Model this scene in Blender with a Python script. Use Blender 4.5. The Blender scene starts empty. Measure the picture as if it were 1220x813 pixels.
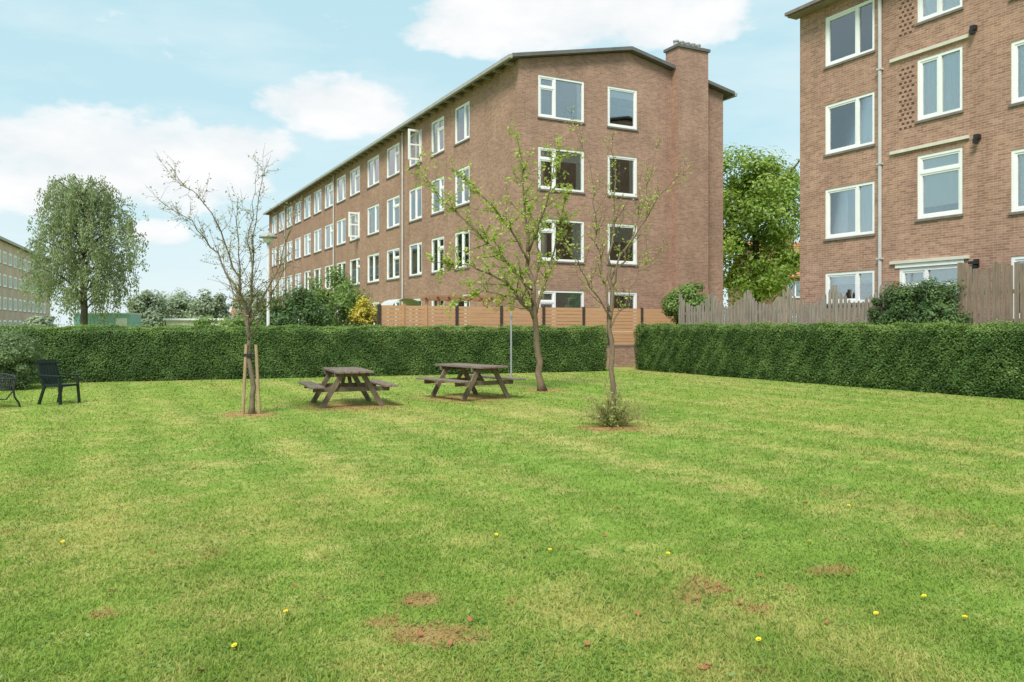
import bpy, math, random
import numpy as np
from mathutils import Vector, Matrix
random.seed(11); rng = np.random.default_rng(11)
SC = bpy.context.scene; COL = SC.collection
SC.view_settings.view_transform = 'Standard'
SC.view_settings.look = 'None'; SC.view_settings.exposure = 0
F = 975.0; HOR = 390.0; EYE = 1.6
ROT = math.radians(27.43)
GX = Vector((.8876, .4606, 0)); GY = Vector((-.4606, .8876, 0))

def P(px, py, d, dd=0):
    return Vector(((px-610)/F*d, d+dd, EYE+(HOR-py)*d/F))
def G(px, py):
    d = EYE*F/(py-HOR)
    return Vector(((px-610)/F*d, d, 0))

# ------------------------------------------------------------------ nodes
def nd(nt, typ, ins=None, **props):
    n = nt.nodes.new(typ)
    for k, v in props.items(): setattr(n, k, v)
    for k, v in (ins or {}).items():
        s = n.inputs[k]
        if isinstance(v, bpy.types.NodeSocket): nt.links.new(v, s)
        else: s.default_value = v
    return n
def c4(c): return (c[0], c[1], c[2], 1)
def mixc(nt, f, a, b, blend='MIX'):
    n = nt.nodes.new('ShaderNodeMix'); n.data_type = 'RGBA'; n.blend_type = blend
    for i, v in ((0, f), (6, a), (7, b)):
        if isinstance(v, bpy.types.NodeSocket): nt.links.new(v, n.inputs[i])
        else: n.inputs[i].default_value = v if i == 0 else c4(v)
    return n.outputs[2]
def mth(nt, op, a, b=0.0, c=None, clamp=False):
    n = nt.nodes.new('ShaderNodeMath'); n.operation = op; n.use_clamp = clamp
    for i, v in ((0, a), (1, b), (2, c)):
        if v is None: continue
        if isinstance(v, bpy.types.NodeSocket): nt.links.new(v, n.inputs[i])
        else: n.inputs[i].default_value = v
    return n.outputs[0]
def ramp(nt, f, stops):
    n = nt.nodes.new('ShaderNodeValToRGB'); nt.links.new(f, n.inputs[0])
    e = n.color_ramp.elements
    while len(e) < len(stops): e.new(.5)
    for i, (p, c) in enumerate(stops):
        e[i].position = p; e[i].color = c4(c) if hasattr(c, '__len__') else (c, c, c, 1)
    return n.outputs[0]
def newmat(name):
    m = bpy.data.materials.new(name); m.use_nodes = True; m.node_tree.nodes.clear(); return m
def finish(nt, sh):
    o = nt.nodes.new('ShaderNodeOutputMaterial'); nt.links.new(sh, o.inputs[0])
def pmat(name, c1, c2=None, rough=.7, scale=4.0, stretch=(1, 1, 1), bump=0.0, spec=.3, metal=0.0):
    m = newmat(name); nt = m.node_tree
    c2 = c2 or tuple(x*.75 for x in c1)
    tc = nd(nt, 'ShaderNodeTexCoord')
    mp = nd(nt, 'ShaderNodeMapping', {'Vector': tc.outputs['Object'], 'Scale': stretch})
    no = nd(nt, 'ShaderNodeTexNoise', {'Vector': mp.outputs[0], 'Scale': scale, 'Detail': 5.0, 'Roughness': .65})
    f = ramp(nt, no.outputs[0], [(.3, 0), (.7, 1)])
    col = mixc(nt, f, c1, c2)
    b = nd(nt, 'ShaderNodeBsdfPrincipled', {'Base Color': col, 'Roughness': rough, 'Specular IOR Level': spec, 'Metallic': metal})
    if bump:
        bp = nd(nt, 'ShaderNodeBump', {'Height': no.outputs[0], 'Strength': bump, 'Distance': .02})
        nt.links.new(bp.outputs[0], b.inputs['Normal'])
    finish(nt, b.outputs[0]); return m
def brickmat(name, c1, c2, mortar):
    m = newmat(name); nt = m.node_tree
    uv = nd(nt, 'ShaderNodeUVMap')
    br = nd(nt, 'ShaderNodeTexBrick', {'Vector': uv.outputs[0], 'Color1': c4(c1), 'Color2': c4(c2), 'Mortar': c4(mortar),
            'Scale': 1.0, 'Mortar Size': .006, 'Mortar Smooth': .2, 'Bias': -.1, 'Brick Width': .22, 'Row Height': .066})
    n1 = nd(nt, 'ShaderNodeTexNoise', {'Vector': uv.outputs[0], 'Scale': .55, 'Detail': 5.0, 'Roughness': .6})
    n2 = nd(nt, 'ShaderNodeTexNoise', {'Vector': uv.outputs[0], 'Scale': 7.0, 'Detail': 4.0, 'Roughness': .7})
    mp = nd(nt, 'ShaderNodeMapping', {'Vector': uv.outputs[0], 'Scale': (1.6, .12, 1)})
    n3 = nd(nt, 'ShaderNodeTexNoise', {'Vector': mp.outputs[0], 'Scale': 1.0, 'Detail': 4.0})
    k1 = ramp(nt, n1.outputs[0], [(.3, .84), (.7, 1.11)])
    k2 = ramp(nt, n2.outputs[0], [(.3, .83), (.7, 1.14)])
    k3 = ramp(nt, n3.outputs[0], [(.3, .89), (.65, 1.04)])
    c = mixc(nt, 1.0, br.outputs[0], k1, 'MULTIPLY')
    c = mixc(nt, 1.0, c, k2, 'MULTIPLY'); c = mixc(nt, 1.0, c, k3, 'MULTIPLY')
    bp = nd(nt, 'ShaderNodeBump', {'Height': br.outputs[1], 'Strength': .5, 'Distance': -.008})
    b = nd(nt, 'ShaderNodeBsdfPrincipled', {'Base Color': c, 'Roughness': .88, 'Specular IOR Level': .2, 'Normal': bp.outputs[0]})
    finish(nt, b.outputs[0]); return m
def leafmat(name, dark, mid, light, transl=.35, nscale=1.2, gloss=.03):
    m = newmat(name); nt = m.node_tree
    at = nd(nt, 'ShaderNodeAttribute', attribute_name='rnd')
    ge = nd(nt, 'ShaderNodeNewGeometry')
    no = nd(nt, 'ShaderNodeTexNoise', {'Vector': ge.outputs['Position'], 'Scale': nscale, 'Detail': 1.0})
    f = mth(nt, 'ADD', mth(nt, 'MULTIPLY', at.outputs['Fac'], .6), mth(nt, 'MULTIPLY', mth(nt, 'SUBTRACT', no.outputs[0], .3), 1.0), clamp=True)
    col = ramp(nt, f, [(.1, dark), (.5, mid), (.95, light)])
    d = nd(nt, 'ShaderNodeBsdfDiffuse', {'Color': col})
    t = nd(nt, 'ShaderNodeBsdfTranslucent', {'Color': mixc(nt, .5, col, (light[0]*1.1, light[1]*1.1, light[2]*.6))})
    g = nd(nt, 'ShaderNodeBsdfGlossy', {'Color': (.8, .9, .8, 1), 'Roughness': .5})
    s = nd(nt, 'ShaderNodeMixShader', {0: transl, 1: d.outputs[0], 2: t.outputs[0]})
    s2 = nd(nt, 'ShaderNodeMixShader', {0: gloss, 1: s.outputs[0], 2: g.outputs[0]})
    finish(nt, s2.outputs[0]); return m

# ------------------------------------------------------------------ objects
def tag(o, label=None, cat=None, group=None, kind=None):
    if label: o['label'] = label
    if cat: o['category'] = cat
    if group: o['group'] = group
    if kind: o['kind'] = kind
    return o
def thing(name, label, cat, loc=(0, 0, 0), rz=0, group=None):
    o = bpy.data.objects.new(name, None); COL.objects.link(o); o.empty_display_size = .2
    o.location = loc; o.rotation_euler = (0, 0, rz)
    return tag(o, label, cat, group)
def copy_tree(o, parent=None):
    c = o.copy(); COL.objects.link(c)
    if parent: c.parent = parent
    for ch in list(o.children): copy_tree(ch, c)
    return c
class MB:
    def __init__(s): s.v = []; s.f = []; s.m = []
    def add(s, vs, fs, mi=0):
        b = len(s.v); s.v += [tuple(x) for x in vs]
        for f in fs: s.f.append(tuple(i+b for i in f)); s.m.append(mi)
        return s
    def bx(s, p, q, mi=0, M=None):
        x0, x1 = sorted((p[0], q[0])); y0, y1 = sorted((p[1], q[1])); z0, z1 = sorted((p[2], q[2]))
        vs = [Vector(t) for t in ((x0,y0,z0),(x1,y0,z0),(x1,y1,z0),(x0,y1,z0),(x0,y0,z1),(x1,y0,z1),(x1,y1,z1),(x0,y1,z1))]
        if M is not None: vs = [M @ v for v in vs]
        return s.add(vs, [(0,3,2,1),(4,5,6,7),(0,1,5,4),(1,2,6,5),(2,3,7,6),(3,0,4,7)], mi)
    def bar(s, a, b, w, t, up=(0, 0, 1), mi=0):
        a = Vector(a); b = Vector(b); z = (b-a); L = z.length; z.normalize()
        x = z.cross(Vector(up))
        if x.length < 1e-4: x = z.cross(Vector((1, 0, 0)))
        x.normalize(); y = z.cross(x)
        M = Matrix.Translation(a) @ Matrix((x, y, z)).transposed().to_4x4()
        return s.bx((-w/2, -t/2, 0), (w/2, t/2, L), mi, M)
    def tube(s, pts, radii, n=6, mi=0):
        pts = [Vector(p) for p in pts]; k = len(pts); vs = []
        ref = None
        for i, p in enumerate(pts):
            t = (pts[min(i+1, k-1)]-pts[max(i-1, 0)])
            if t.length < 1e-6: t = Vector((0, 0, 1))
            t.normalize()
            if ref is None: ref = Vector((1, 0, 0)) if abs(t.x) < .8 else Vector((0, 1, 0))
            x = (ref - t*ref.dot(t)).normalized(); ref = x; y = t.cross(x)
            r = radii[i] if hasattr(radii, '__len__') else radii
            for j in range(n):
                a = 2*math.pi*j/n; vs.append(p+x*(math.cos(a)*r)+y*(math.sin(a)*r))
        fs = [(i*n+j, i*n+(j+1) % n, (i+1)*n+(j+1) % n, (i+1)*n+j) for i in range(k-1) for j in range(n)]
        fs += [tuple(range(n))[::-1], tuple(range((k-1)*n, k*n))]
        return s.add(vs, fs, mi)
    def lathe(s, prof, c=(0, 0, 0), n=16, mi=0):
        vs = []
        for r, z in prof:
            for j in range(n):
                a = 2*math.pi*j/n; vs.append((c[0]+r*math.cos(a), c[1]+r*math.sin(a), c[2]+z))
        k = len(prof)
        fs = [(i*n+j, i*n+(j+1) % n, (i+1)*n+(j+1) % n, (i+1)*n+j) for i in range(k-1) for j in range(n)]
        return s.add(vs, fs, mi)
    def build(s, name, mats, parent=None, smooth=False, bevel=0):
        me = bpy.data.meshes.new(name); me.from_pydata(s.v, [], s.f)
        for m in (mats if isinstance(mats, (list, tuple)) else [mats]): me.materials.append(m)
        me.polygons.foreach_set('material_index', s.m)
        uvl = me.uv_layers.new(name='UVMap')
        for p in me.polygons:
            n = p.normal; ax = max(range(3), key=lambda i: abs(n[i]))
            for li in p.loop_indices:
                co = me.vertices[me.loops[li].vertex_index].co
                uvl.data[li].uv = (co.y, co.z) if ax == 0 else ((co.x, co.z) if ax == 1 else (co.x, co.y))
        if smooth: me.polygons.foreach_set('use_smooth', [True]*len(me.polygons))
        me.update()
        o = bpy.data.objects.new(name, me); COL.objects.link(o)
        if parent: o.parent = parent
        if bevel:
            b = o.modifiers.new('Bevel', 'BEVEL'); b.width = bevel; b.segments = 2; b.limit_method = 'ANGLE'
        return o
def quick_mesh(name, V, nper, mats, parent=None, rnd=None, faces=None, colr=None):
    k = V.shape[0]; faces = faces or [tuple(range(nper))]
    me = bpy.data.meshes.new(name)
    me.vertices.add(k*nper); me.vertices.foreach_set('co', V.reshape(-1).astype(np.float32))
    base = (np.arange(k)*nper)[:, None]
    loops = np.concatenate([base+np.array(f)[None, :] for f in faces], axis=1).reshape(-1)
    sz = np.tile(np.array([len(f) for f in faces]), k)
    st = np.concatenate([[0], np.cumsum(sz)[:-1]])
    me.loops.add(len(loops)); me.loops.foreach_set('vertex_index', loops.astype(np.int32))
    me.polygons.add(len(sz)); me.polygons.foreach_set('loop_start', st.astype(np.int32))
    for m in (mats if isinstance(mats, (list, tuple)) else [mats]): me.materials.append(m)
    me.update(calc_edges=True)
    if colr is not None:
        a = me.attributes.new('tint', 'FLOAT_COLOR', 'POINT')
        cc = np.concatenate([colr, np.ones((k, 1))], axis=1)
        a.data.foreach_set('color', np.repeat(cc, nper, axis=0).reshape(-1).astype(np.float32))
    else:
        a = me.attributes.new('rnd', 'FLOAT', 'POINT')
        if rnd is None: rnd = rng.random(k)
        a.data.foreach_set('value', np.repeat(rnd, nper).astype(np.float32))
    o = bpy.data.objects.new(name, me); COL.objects.link(o)
    if parent: o.parent = parent
    return o
def unit(a): return a/np.maximum(np.linalg.norm(a, axis=1, keepdims=True), 1e-6)
def leaves(name, C, N, S, mat, parent=None, aspect=.5, rnd=None, axis=None):
    C = np.asarray(C, float); k = len(C); N = unit(np.asarray(N, float))
    S = np.broadcast_to(np.asarray(S, float), (k,))[:, None]
    r = rng.normal(size=(k, 3)) if axis is None else np.asarray(axis, float)+rng.normal(size=(k, 3))*.25
    T = unit(r-N*np.sum(r*N, axis=1, keepdims=True)); B = np.cross(N, T)
    V = np.stack([C-T*S, C+B*S*aspect-N*S*.12, C+T*S, C-B*S*aspect-N*S*.12], axis=1)
    return quick_mesh(name, V, 4, mat, parent, rnd)
def col(*a): return np.stack(a, axis=1)

# ------------------------------------------------------------------ materials
M_brick = brickmat('brick_brown', (.425, .245, .170), (.30, .165, .115), (.41, .33, .275))
M_brick2 = brickmat('brick_red_brown', (.44, .25, .175), (.29, .152, .105), (.50, .40, .33))
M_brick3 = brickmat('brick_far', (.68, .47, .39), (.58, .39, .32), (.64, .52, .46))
M_lattice = pmat('lattice_hole_shade', (.13, .07, .05), (.07, .04, .035), .9, 8)  # dark tone stands in for the shaded holes of the perforated brick
M_white = pmat('white_paint', (.86, .86, .84), (.78, .78, .76), .45, 3)
M_cream = pmat('cream_concrete', (.70, .66, .56), (.56, .52, .45), .8, 3)
M_sill = pmat('stone_sill', (.24, .20, .185), (.16, .135, .125), .8, 6)
M_roof = pmat('roof_felt', (.17, .165, .16), (.11, .105, .10), .85, 2)
M_soffit = pmat('soffit_brown', (.34, .28, .23), (.26, .21, .175), .8, 3)
M_fascia = pmat('fascia_grey', (.42, .41, .39), (.31, .30, .29), .6, 2)
M_pipe = pmat('pipe_grey', (.55, .54, .51), (.43, .42, .41), .5, 2)
M_postg = pmat('post_grey', (.26, .27, .27), (.19, .2, .2), .5, 5)
M_curt = pmat('curtain_white', (.88, .87, .84), (.74, .74, .72), .9, 5, (6, 6, .3))
M_curt2 = pmat('curtain_grey', (.58, .58, .57), (.46, .46, .46), .9, 5, (6, 6, .3))
M_dark = pmat('room_dark', (.22, .21, .20), (.15, .145, .14), .9, 2)
M_black = pmat('black_metal', (.012, .012, .013), (.022, .022, .022), .45, 12, spec=.5)
M_greenpl = pmat('green_resin', (.010, .024, .016), (.006, .014, .010), .5, 6, spec=.35)
M_tblwood = pmat('table_wood', (.28, .21, .165), (.13, .095, .078), .85, 5, (5, .7, 5), .5)
M_tblleg = pmat('table_leg_wood', (.23, .17, .115), (.11, .08, .058), .85, 5, (2, 2, 1), .4)
M_orange = pmat('orange_boards', (.60, .345, .19), (.47, .255, .135), .75, 2.5, (.5, 3, 9), .2)
M_pergola = pmat('pergola_wood', (.42, .22, .12), (.3, .15, .08), .8, 4, (1, 1, 1), .2)
M_post = pmat('dark_post', (.07, .055, .048), (.045, .035, .032), .8, 4)
M_grey = pmat('weathered_pickets', (.365, .31, .255), (.18, .15, .12), .9, 3, (6, 6, .6), .4)
M_brownf = pmat('brown_boards', (.31, .23, .17), (.165, .12, .09), .9, 3, (6, 6, .6), .4)
M_stake = pmat('stake_wood', (.44, .31, .18), (.29, .20, .115), .85, 5, (4, 4, .8), .3)
M_bark = pmat('bark_grey', (.235, .18, .13), (.125, .095, .07), .95, 6, (4, 4, 1), .6)
M_bark2 = pmat('bark_brown', (.24, .175, .115), (.13, .092, .06), .95, 6, (4, 4, 1), .6)
M_barkd = pmat('bark_dark', (.12, .10, .08), (.07, .06, .05), .95, 3, (2, 2, .5), .6)
M_tile = pmat('orange_tiles', (.55, .25, .15), (.42, .18, .105), .8, 4)
M_teal = pmat('teal_hazed', (.36, .60, .58), (.30, .53, .52), .5, 2)  # distance haze mixed into the teal
M_hcore = pmat('hedge_core_shade', (.05, .085, .026), (.028, .046, .016), 1.0, 9)  # dark tone stands in for shade deep inside the hedge
M_soil = pmat('soil', (.14, .10, .065), (.09, .065, .045), 1.0, 5)
M_yel = pmat('yellow_petals', (.85, .66, .03), (.75, .55, .02), .6, 8)
M_dry = pmat('dry_leaf', (.36, .15, .06), (.24, .10, .05), .8, 9)
M_stem = pmat('green_stem', (.14, .24, .06), (.12, .2, .05), .8, 9)
L_hedge = leafmat('hedge_leaf', (.040, .078, .019), (.10, .178, .040), (.26, .36, .10), .32, 1.5, .02)
L_palehedge = leafmat('pale_leaf', (.09, .14, .055), (.17, .24, .10), (.30, .37, .18), .32, 2)
L_big = leafmat('tree_leaf', (.09, .16, .02), (.23, .345, .05), (.44, .53, .12), .42, .5)
L_birch = leafmat('birch_leaf', (.14, .18, .085), (.25, .305, .15), (.40, .45, .25), .45, .5)
L_far = leafmat('far_leaf_haze', (.20, .25, .17), (.30, .36, .24), (.40, .46, .32), .4, .3)  # paler and greyer: distance haze is put into the leaf colour
L_t1 = leafmat('sparse_leaf', (.17, .14, .05), (.27, .27, .08), (.38, .38, .13), .4, 2)
L_t2 = leafmat('fresh_leaf', (.19, .27, .035), (.35, .45, .065), (.54, .59, .14), .5, 1.5)
L_shoot = leafmat('shoot_leaf', (.17, .22, .06), (.30, .37, .10), (.44, .48, .17), .45, 3)
L_shrub = leafmat('shrub_leaf', (.08, .14, .03), (.17, .27, .06), (.30, .41, .12), .38, 1.2)
L_yshrub = leafmat('yellow_leaf', (.28, .27, .03), (.55, .46, .06), (.72, .58, .10), .35, 1.2)
L_dshrub = leafmat('dark_leaf', (.045, .085, .028), (.095, .165, .05), (.18, .27, .09), .32, 1.2)
L_weed = leafmat('weed_leaf', (.10, .20, .035), (.18, .295, .055), (.29, .40, .10), .4, 2)

def glassmat():
    m = newmat('window_glass'); nt = m.node_tree
    lw = nd(nt, 'ShaderNodeFresnel', {'IOR': 1.5})
    f = mth(nt, 'ADD', mth(nt, 'MULTIPLY', lw.outputs[0], 1.5), .16, clamp=True)
    tr = nd(nt, 'ShaderNodeBsdfTransparent', {'Color': (.92, .95, .95, 1)})
    gl = nd(nt, 'ShaderNodeBsdfGlossy', {'Color': (.95, .97, 1, 1), 'Roughness': .03})
    s = nd(nt, 'ShaderNodeMixShader', {0: f, 1: tr.outputs[0], 2: gl.outputs[0]})
    finish(nt, s.outputs[0]); return m
M_glass = glassmat()

# ------------------------------------------------------------------ lawn colours (same field for the sheet and the blades)
TABN = np.random.default_rng(5).random((512, 512))
def vn(x, y, s=1.0, ox=0):
    x = x*s+37.3+ox*19.7; y = y*s+91.1+ox*7.3
    xi = np.floor(x).astype(int); yi = np.floor(y).astype(int); fx = x-xi; fy = y-yi
    fx = fx*fx*(3-2*fx); fy = fy*fy*(3-2*fy)
    a = TABN[xi % 512, yi % 512]; b = TABN[(xi+1) % 512, yi % 512]; c = TABN[xi % 512, (yi+1) % 512]; d_ = TABN[(xi+1) % 512, (yi+1) % 512]
    return (a*(1-fx)+b*fx)*(1-fy)+(c*(1-fx)+d_*fx)*fy
def fbm(x, y, s, o=4, ox=0, g=.55):
    t = 0; w_ = 1; n = 0
    for k in range(o):
        t = t+w_*vn(x, y, s*2**k, ox+k); n += w_; w_ *= g
    return t/n
def sst(a, b, v):
    t = np.clip((v-a)/(b-a), 0, 1); return t*t*(3-2*t)
SPOTS = [(G(520,757),.15,1.0),(G(497,717),.08,.9),(G(455,742),.08,.6),(G(548,748),.07,.8),(G(850,703),.16,.45),(G(905,722),.12,.42),(G(820,715),.09,.42),
         (G(300,493),.40,1.0),(G(646,466),.38,1.0),(G(730,510),.40,.8),(G(412,484),.85,.65),(G(560,474),.9,.65),
         (G(120,735),.07,.42),(G(985,680),.12,.3)]
def lerp(a, b, t): return a+(b-a)*t[:, None]
def grass_col(x, y, rnd):
    ac = x*.8876+y*.4606; al = -x*.4606+y*.8876
    n1 = fbm(ac, al*.16, 1.25, 3, 1); n2 = fbm(x, y, 1.0, 5, 5, .62); n3 = fbm(x, y, 5.5, 4, 9, .7); n4 = fbm(x, y, .25, 2, 14)
    n5 = fbm(x, y, 3.4, 5, 17, .78)
    stripe = .5+.5*np.sin(ac*2*math.pi/1.15+1.8*fbm(x, y, .3, 2, 20))
    s = n1*.34+n2*.36+n3*.30+(rnd-.5)*.20+stripe*.05
    yf = sst(.46, .72, s)
    gt_ = n3*.5+rnd*.5
    g1 = np.array([.155, .265, .044]); g2 = np.array([.255, .378, .074]); g3 = np.array([.36, .46, .115])
    gr = np.where((gt_ < .5)[:, None], lerp(g1[None], g2[None], np.clip(gt_*2, 0, 1)), lerp(g2[None], g3[None], np.clip(gt_*2-1, 0, 1)))
    gr = lerp(gr, np.array([[.31, .395, .078]]), sst(.38, .62, n4)*.38)
    ye = lerp(np.array([[.45, .405, .12]]), np.array([[.58, .50, .20]]), rnd)
    c = lerp(gr, ye, yf*.74)
    c = c*(.94+.11*stripe)[:, None]
    m = np.zeros(len(x))
    for p, r, k in SPOTS:
        m = np.maximum(m, np.clip(1-np.hypot(x-p.x, y-p.y)/(r*1.9), 0, 1)*k*1.5)
    bf = np.maximum(sst(.12, .6, m+(n3-.55)*1.6*(m > 0)), sst(.69, .79, n5)*.7)
    br = lerp(np.array([[.38, .195, .09]]), np.array([[.52, .33, .16]]), rnd)
    return lerp(c, br, bf*.78)
def lawn_mat():
    m = newmat('lawn'); nt = m.node_tree
    ge = nd(nt, 'ShaderNodeNewGeometry')
    at = nd(nt, 'ShaderNodeAttribute', attribute_name='tint')
    fn = nd(nt, 'ShaderNodeTexNoise', {'Vector': ge.outputs['Position'], 'Scale': 42.0, 'Detail': 3.0, 'Roughness': .8}).outputs[0]
    c = mixc(nt, 1.0, at.outputs['Color'], ramp(nt, fn, [(.25, .55), (.7, 1.0)]), 'MULTIPLY')
    bp = nd(nt, 'ShaderNodeBump', {'Height': fn, 'Strength': .5, 'Distance': .02})
    b = nd(nt, 'ShaderNodeBsdfDiffuse', {'Color': c, 'Normal': bp.outputs[0]})
    finish(nt, b.outputs[0]); return m
def blade_mat():
    m = newmat('grass_blade'); nt = m.node_tree
    at = nd(nt, 'ShaderNodeAttribute', attribute_name='tint')
    d = nd(nt, 'ShaderNodeBsdfDiffuse', {'Color': at.outputs['Color']})
    t = nd(nt, 'ShaderNodeBsdfTranslucent', {'Color': at.outputs['Color']})
    s = nd(nt, 'ShaderNodeMixShader', {0: .42, 1: d.outputs[0], 2: t.outputs[0]})
    finish(nt, s.outputs[0]); return m
gxs = np.concatenate([[-600, -200, -80, -45], np.linspace(-28, 28, 420), [45, 80, 200, 600]])
gys = np.concatenate([[-80, -20, -5], np.linspace(1, 34, 300), [45, 80, 200, 800]])
XX, YY = np.meshgrid(gxs, gys); nx_, ny_ = len(gxs), len(gys)
idx = np.arange(nx_*ny_).reshape(ny_, nx_)
q4 = np.stack([idx[:-1, :-1], idx[:-1, 1:], idx[1:, 1:], idx[1:, :-1]], axis=-1).reshape(-1)
me = bpy.data.meshes.new('lawn'); me.vertices.add(nx_*ny_)
me.vertices.foreach_set('co', np.stack([XX.ravel(), YY.ravel(), np.zeros(nx_*ny_)], axis=1).reshape(-1).astype(np.float32))
me.loops.add(len(q4)); me.loops.foreach_set('vertex_index', q4.astype(np.int32))
me.polygons.add(len(q4)//4); me.polygons.foreach_set('loop_start', (np.arange(len(q4)//4)*4).astype(np.int32))
me.materials.append(lawn_mat()); me.update(calc_edges=True)
a_ = me.attributes.new('tint', 'FLOAT_COLOR', 'POINT')
gc = grass_col(XX.ravel(), YY.ravel(), rng.random(nx_*ny_))
a_.data.foreach_set('color', np.concatenate([gc, np.ones((len(gc), 1))], axis=1).reshape(-1).astype(np.float32))
lo = bpy.data.objects.new('lawn', me); COL.objects.link(lo)
tag(lo, 'wide mown lawn with dry yellow patches', 'lawn', kind='structure')

NB = 390000
d0, d1, pw = 3.1, 32.0, 1.6
q = rng.random(NB); e = 1-pw
d = (d0**e + q*(d1**e-d0**e))**(1/e)
x = rng.uniform(-.68, .68, NB)*d + rng.uniform(-.7, .7, NB)
keep = (d < 23.3+(x+13.1)*.386-.05) & (((x-4.6)*.8876+(d-30.6)*.4606) < -.05)
d = d[keep]; x = x[keep]; NB = len(d)
hh = (.008+.018*rng.random(NB)**1.8)*(.45+1.15*fbm(x, d, 1.6, 4, 31))
hh *= np.where(rng.random(NB) < .02, 1.9, 1.0)
for p, r, k in SPOTS:
    hh *= 1-.75*min(1, k)*np.clip(1.1-np.hypot(x-p.x, d-p.y)/(r*1.2), 0, 1)
w = (.0012+.00045*d)*(.7+.6*rng.random(NB))
hh = hh*(1+.025*d)
th = rng.random(NB)*2*math.pi; la = rng.uniform(.4, 1.9, NB)
dx, dy = np.cos(th), np.sin(th)
ph = th+math.pi/2+rng.normal(size=NB)*.5
sx, sy = np.cos(ph)*w, np.sin(ph)*w
z0 = np.full(NB, -.003)
V = np.stack([col(x-sx, d-sy, z0), col(x+sx, d+sy, z0),
              col(x+sx*.8+dx*hh*la*.35, d+sy*.8+dy*hh*la*.35, hh*.6), col(x-sx*.8+dx*hh*la*.35, d-sy*.8+dy*hh*la*.35, hh*.6),
              col(x+dx*hh*la, d+dy*hh*la, hh)], axis=1)
go = quick_mesh('grass', V, 5, blade_mat(), None, None, [(0, 1, 2, 3), (3, 2, 4)], grass_col(x, d, rng.random(NB)))
tag(go, 'short uneven green grass blades covering the lawn', 'grass', kind='stuff')
cs = []
for i in range(440):
    dd = 3.3+9*random.random()**1.5; cx = random.uniform(-.66, .66)*dd
    sp_ = random.uniform(.04, .11)
    for k in range(random.randint(6, 22)):
        cs.append((cx+random.gauss(0, sp_), dd+random.gauss(0, sp_), random.uniform(.008, .024)))
cs = np.array(cs); nn = rng.normal(size=cs.shape)*.35+np.array([0, 0, 1])
tag(leaves('weeds', cs, nn, rng.uniform(.008, .020, len(cs)), L_weed, None, .55), 'low broad leaved weeds and clover scattered in the lawn', 'weeds', kind='stuff')

# ------------------------------------------------------------------ dandelions and fallen leaves
DAND = [(282,775),(1045,737),(655,660),(1102,716),(795,664),(342,735),(965,650),(1182,632),(1010,606),(590,641),(75,650),(1150,742),(905,768)]
fl = MB()
for k in range(18):
    a = 2*math.pi*k/18
    for rr, zz in ((.013, .004), (.008, .007)):
        c, s_ = math.cos(a+rr*30), math.sin(a+rr*30)
        fl.add([(c*.002, s_*.002, .0), (c*rr-s_*.003, s_*rr+c*.003, zz), (c*rr*1.1, s_*rr*1.1, zz), (c*rr+s_*.003, s_*rr-c*.003, zz)], [(0, 1, 2, 3)])
base = thing('dandelion', 'small yellow dandelion flower in the lawn', 'flower', (0, 0, 0), 0, 'dandelions in the lawn')
hd = fl.build('flower_head', M_yel, base); hd.location = (0, 0, .032)
MB().tube([(0, 0, 0), (.003, 0, .02), (0, 0, .033)], .0015, 5).build('stem', M_stem, base)
for i, (px, py) in enumerate(DAND):
    o = base if i == 0 else copy_tree(base)
    o.location = G(px, py); o.rotation_euler = (random.uniform(-.1, .4), random.uniform(-.3, .3), 0)
LEAFP = [(843,797),(838,800),(535,772),(240,803),(75,602),(132,706),(700,772),(870,708),(905,690),(985,745),(455,690),(1080,652),(620,603),(385,560),(1020,560),(790,585),
         (505,712),(488,720),(520,745),(545,755),(500,760),(560,742),(470,748),(855,700),(832,716),(880,722),(920,715),(905,736),(940,705),(130,712),(300,640),(690,690),(960,600),(230,560),
         (720,640),(410,620),(1120,600),(350,700),(180,660),(760,735),(1010,690),(610,720)]
lf = MB()
lf.add([(-.026,0,.010),(-.010,.013,.003),(.010,.012,.007),(.029,0,.014),(.010,-.012,.009),(-.010,-.013,.005),(0,0,.0)], [(0,6,1),(1,6,2),(2,6,3),(3,6,4),(4,6,5),(5,6,0)])
lf0 = lf.build('fallen_leaf', M_dry); tag(lf0, 'curled brown leaf fallen on the lawn', 'leaf', 'fallen leaves on the lawn')
for i, (px, py) in enumerate(LEAFP):
    o = lf0 if i == 0 else lf0.copy()
    if i: COL.objects.link(o)
    o.location = G(px, py)+Vector((0, 0, .014)); o.rotation_euler = (random.uniform(-.4, .4), random.uniform(-.4, .4), random.random()*6)
    o.scale = (random.uniform(.7, 1.25),)*3

# ------------------------------------------------------------------ buildings
def facade(mb, T, a0, a1, z0, z1, ops, rev=.14, mi=0):
    A = sorted({a0, a1, *[o[0] for o in ops], *[o[1] for o in ops]}); Z = sorted({z0, z1, *[o[2] for o in ops], *[o[3] for o in ops]})
    for i in range(len(A)-1):
        for j in range(len(Z)-1):
            ca, cz = (A[i]+A[i+1])/2, (Z[j]+Z[j+1])/2
            if any(o[0] < ca < o[1] and o[2] < cz < o[3] for o in ops): continue
            mb.add([T(A[i],0,Z[j]), T(A[i+1],0,Z[j]), T(A[i+1],0,Z[j+1]), T(A[i],0,Z[j+1])], [(0,1,2,3)], mi)
    for o0, o1, p0, p1 in ops:
        for (u, v) in (((o0,p0),(o0,p1)), ((o1,p0),(o1,p1)), ((o0,p0),(o1,p0)), ((o0,p1),(o1,p1))):
            mb.add([T(u[0],0,u[1]), T(v[0],0,v[1]), T(v[0],rev,v[1]), T(u[0],rev,u[1])], [(0,1,2,3)], mi)
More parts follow.
